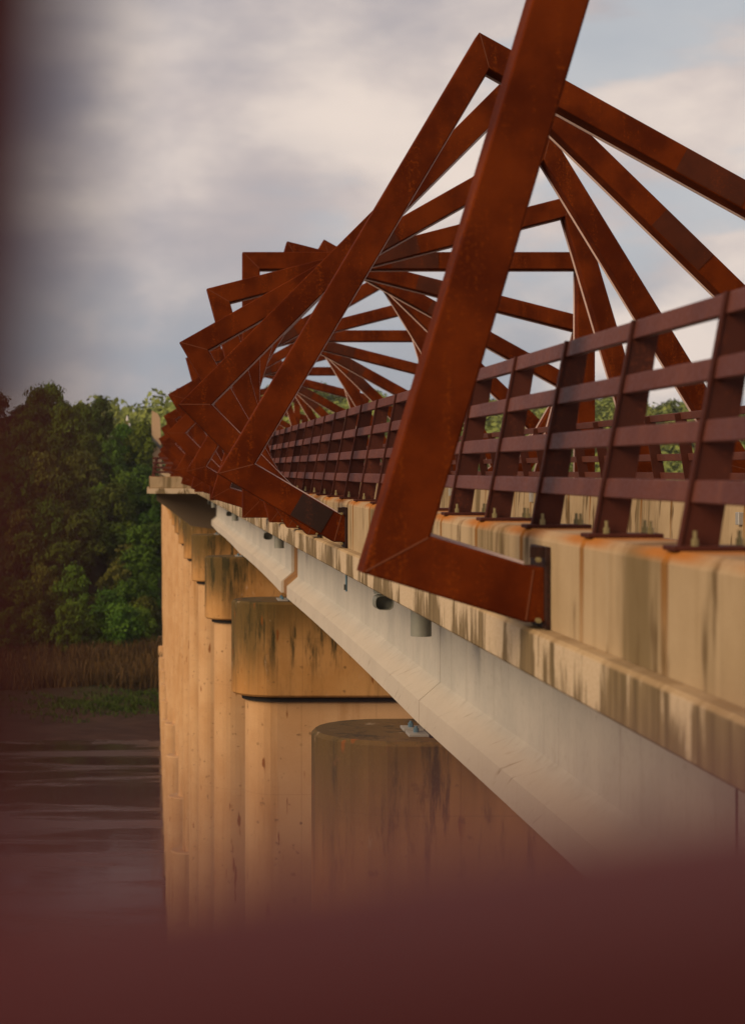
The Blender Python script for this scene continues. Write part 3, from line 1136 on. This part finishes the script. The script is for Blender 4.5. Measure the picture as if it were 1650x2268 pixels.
def tree(x, y, sc, vi, lf, label, group, lib=0):
    x, y, sc = x * LAND_SCALE, y * LAND_SCALE, sc * LAND_SCALE
    t = thing('leafy_tree', label, 'tree', (x, y, hgt(x, y) - 0.2), group)
    t.rotation_euler = (random.uniform(-0.06, 0.06), random.uniform(-0.06, 0.06), random.uniform(0, 6.28))
    t.scale = (sc * random.uniform(0.88, 1.12), sc * random.uniform(0.88, 1.12), sc * random.uniform(0.9, 1.12))
    tm = (VAR if lib == 0 else FARV)[vi][0]
    obj('trunk', tm, 'bark', t)
    obj('crown', crown_copy(vi, lf, lib), None, t)


HUE = {'leaf_dark': 'dark green', 'leaf_mid': 'fresh green', 'leaf_olive': 'olive green'}
rows = 11
cnt = {}
for r in range(rows):
    t = r / (rows - 1)
    yb = 217 + 58 * t
    xl, xr = -24.5 - 2 * t, 1.6
    nx = 8
    for k in range(nx):
        x = xl + (xr - xl) * (k + 0.5 * (r % 2)) / (nx - 0.5) + random.uniform(-1.0, 1.0)
        y = yb + random.uniform(-2.2, 2.2)
        if x > (-2.6 if y < 229 else -0.8 if y < 240 else 0.7):
            continue                                    # keep the bridge and its tower clear
        px = (x / y * 4000 + 336) / 336
        if r < 3:
            sc = random.uniform(0.55, 0.9)
        else:
            sc = random.uniform(0.72, 1.05)
        lf = random.choices(LEAVES, [0.55, 0.25, 0.2] if px < 0.6 else [0.2, 0.62, 0.18])[0]
        if r > 8 and px > 0.6:
            lf = 'leaf_olive' if random.random() < 0.6 else 'leaf_mid'
            sc *= 0.9
        where = 'on the crest of the bluff' if r >= rows - 1 else 'just below the crest' if r >= rows - 3 else 'high on the slope' if r >= 6 else 'halfway up the slope' if r >= 3 else 'just above the reeds'
        colm = 'at the left edge' if px < 0.2 else 'left of the hilltop' if px < 0.45 else 'between hilltop and bridge' if px < 0.72 else 'beside the bridge'
        key = (HUE[lf], where, colm)
        cnt[key] = cnt.get(key, 0) + 1
        nth = '' if cnt[key] == 1 else ORD[cnt[key]] + ' '
        tree(x, y, sc, random.randrange(4), lf, '%s%s tree %s, %s' % (nth, HUE[lf], where, colm), 'trees on the bluff left of the bridge')

for n_, (x, y, sc, vi, lf) in enumerate([(-3.6, 219.5, 0.78, 1, 'leaf_mid'), (-2.4, 224, 0.72, 3, 'leaf_dark'), (-1.9, 229, 0.78, 0, 'leaf_dark'), (-0.9, 234, 0.8, 2, 'leaf_mid'), (-2.4, 238, 0.85, 1, 'leaf_olive'), (-0.3, 246, 0.8, 3, 'leaf_mid'), (0.3, 253, 0.72, 1, 'leaf_mid'), (-1.3, 220.5, 0.62, 0, 'leaf_mid'), (-1.1, 226, 0.66, 1, 'leaf_olive'), (-0.9, 231, 0.66, 3, 'leaf_mid'), (-1.3, 236, 0.7, 0, 'leaf_dark')]):
    tree(x, y, sc, vi, lf, '%s tree close against the bridge piers, %s of that cluster' % (HUE[lf], ORD[n_ + 1]), 'trees on the bluff left of the bridge')

# hills behind the far railing
FC = ['left of the nearest frame', 'just right of the nearest frame', 'left of the level frame', 'right of the level frame', 'below the third frame', 'at the right edge']
cnt2 = {}
for r in range(7):
    for k in range(12):
        y = 418 + 21 * r + random.uniform(-6, 6)
        q = (k + random.uniform(0, 0.9)) / 12
        x = y * (0.055 + 0.29 * q)
        px = x / y * 4000 + 336
        col = 0 if px < 850 else 1 if px < 1080 else 2 if px < 1270 else 3 if px < 1400 else 4 if px < 1540 else 5
        row = 'lower' if r < 3 else 'higher' if r < 5 else 'topmost'
        tree(x, y, random.uniform(0.8, 1.25), random.randrange(2), 'leaf_far_haze',
             'pale tree on the distant hills, %s, %s' % (row, FC[col]), 'trees on the distant hills', 1)


def distant_wood():
    b = MB()
    rnd = random.Random(5)
    for _ in range(3200):
        y = rnd.uniform(400, 950)
        x = y * rnd.uniform(-0.09, 0.36)
        if rnd.random() < 0.45:
            y = rnd.uniform(405, 600)
            x = y * rnd.uniform(0.05, 0.34)
        z0 = relief(x, y)
        h = rnd.uniform(6, 10)
        rr = rnd.uniform(2.4, 4.2)
        for _k in range(26):
            a = rnd.uniform(0, 6.28)
            u = rnd.uniform(-0.6, 1)
            q = math.sqrt(1 - u * u)
            bump_ = 1 + 0.25 * math.sin(3 * a + x)
            p = Vector((x + rr * bump_ * q * math.cos(a), y + rr * bump_ * q * math.sin(a), z0 + h * 0.62 + u * h * 0.42))
            nrm = Vector((q * math.cos(a) + rnd.gauss(0, .4), q * math.sin(a) + rnd.gauss(0, .4), u + rnd.gauss(0, .4))).normalized()
            t1 = nrm.cross(Vector((rnd.uniform(-1, 1), rnd.uniform(-1, 1), 0.3))).normalized()
            t2 = nrm.cross(t1)
            s = rnd.uniform(0.55, 1.0)
            b.add([v * LAND_SCALE for v in (p - t1 * s, p - t2 * s * .7, p + t1 * s, p + t2 * s * .7)], [(0, 1, 2, 3)])
    o = obj('distant_wood', b.mesh('distant_wood'), 'leaf_far_haze')
    o['kind'] = 'stuff'
    tag(o, 'far-off wooded hills fading behind the bridge', 'woodland')


distant_wood()


def blades(name, mt, n, area, hr, wd, label, cat, patch=None, seed=3):
    rnd = random.Random(seed)
    b = MB()
    for _ in range(n):
        x = rnd.uniform(area[0], area[1])
        y = rnd.uniform(area[2], area[3])
        if patch and patch(x, y) < rnd.random():
            continue
        z = relief(x, y) - 0.05
        h = rnd.uniform(*hr)
        a = rnd.uniform(0, 6.28)
        w = wd * rnd.uniform(0.6, 1.4)
        dx, dy = math.cos(a) * w, math.sin(a) * w
        lx, ly = rnd.gauss(0, 0.22) * h, rnd.gauss(0, 0.22) * h
        b.add([Vector(v) * LAND_SCALE for v in ((x - dx, y - dy, z), (x + dx, y + dy, z), (x + dx * 0.5 + lx, y + dy * 0.5 + ly, z + h), (x - dx * 0.3 + lx, y - dy * 0.3 + ly, z + h * 0.96))], [(0, 1, 2, 3)])
    o = obj(name, b.mesh(name), mt)
    o['kind'] = 'stuff'
    tag(o, label, cat)


blades('reed_bed', 'reed', 15000, (-26, 6, 197, 219), (0.9, 2.6), 0.06, 'dry brown reeds and brush along the far river bank', 'reeds')
blades('bank_grass', 'grass', 22000, (-26, 8, 177, 200), (0.15, 0.4), 0.08, 'patch of bright low grass on the muddy far bank', 'grass',
       lambda x, y: max(0, min(1, 1.6 * math.exp(-((x + 4) / 6.5) ** 2 - ((y - 188) / 5.0) ** 2) + 0.12 * wob(x, y))), 4)

# ------------------------------------------------------------------ thin summer haze
def hz(g0):
    g = NT(g0.node_tree)
    v = g.n('ShaderNodeVolumePrincipled')
    v.inputs['Color'].default_value = (0.86, 0.90, 0.94, 1)
    v.inputs['Density'].default_value = 0.00007
    v.inputs['Anisotropy'].default_value = 0.3
    o = g.n('ShaderNodeOutputMaterial')
    g.nt.links.new(v.outputs[0], o.inputs['Volume'])


hm = bpy.data.materials.new('haze')
hm.use_nodes = True
hz(hm)
o = obj('haze', MB().box(-2410, 2570, -2410, 5200, -60, 90), None)
o.data.materials.append(hm)
o['kind'] = 'stuff'
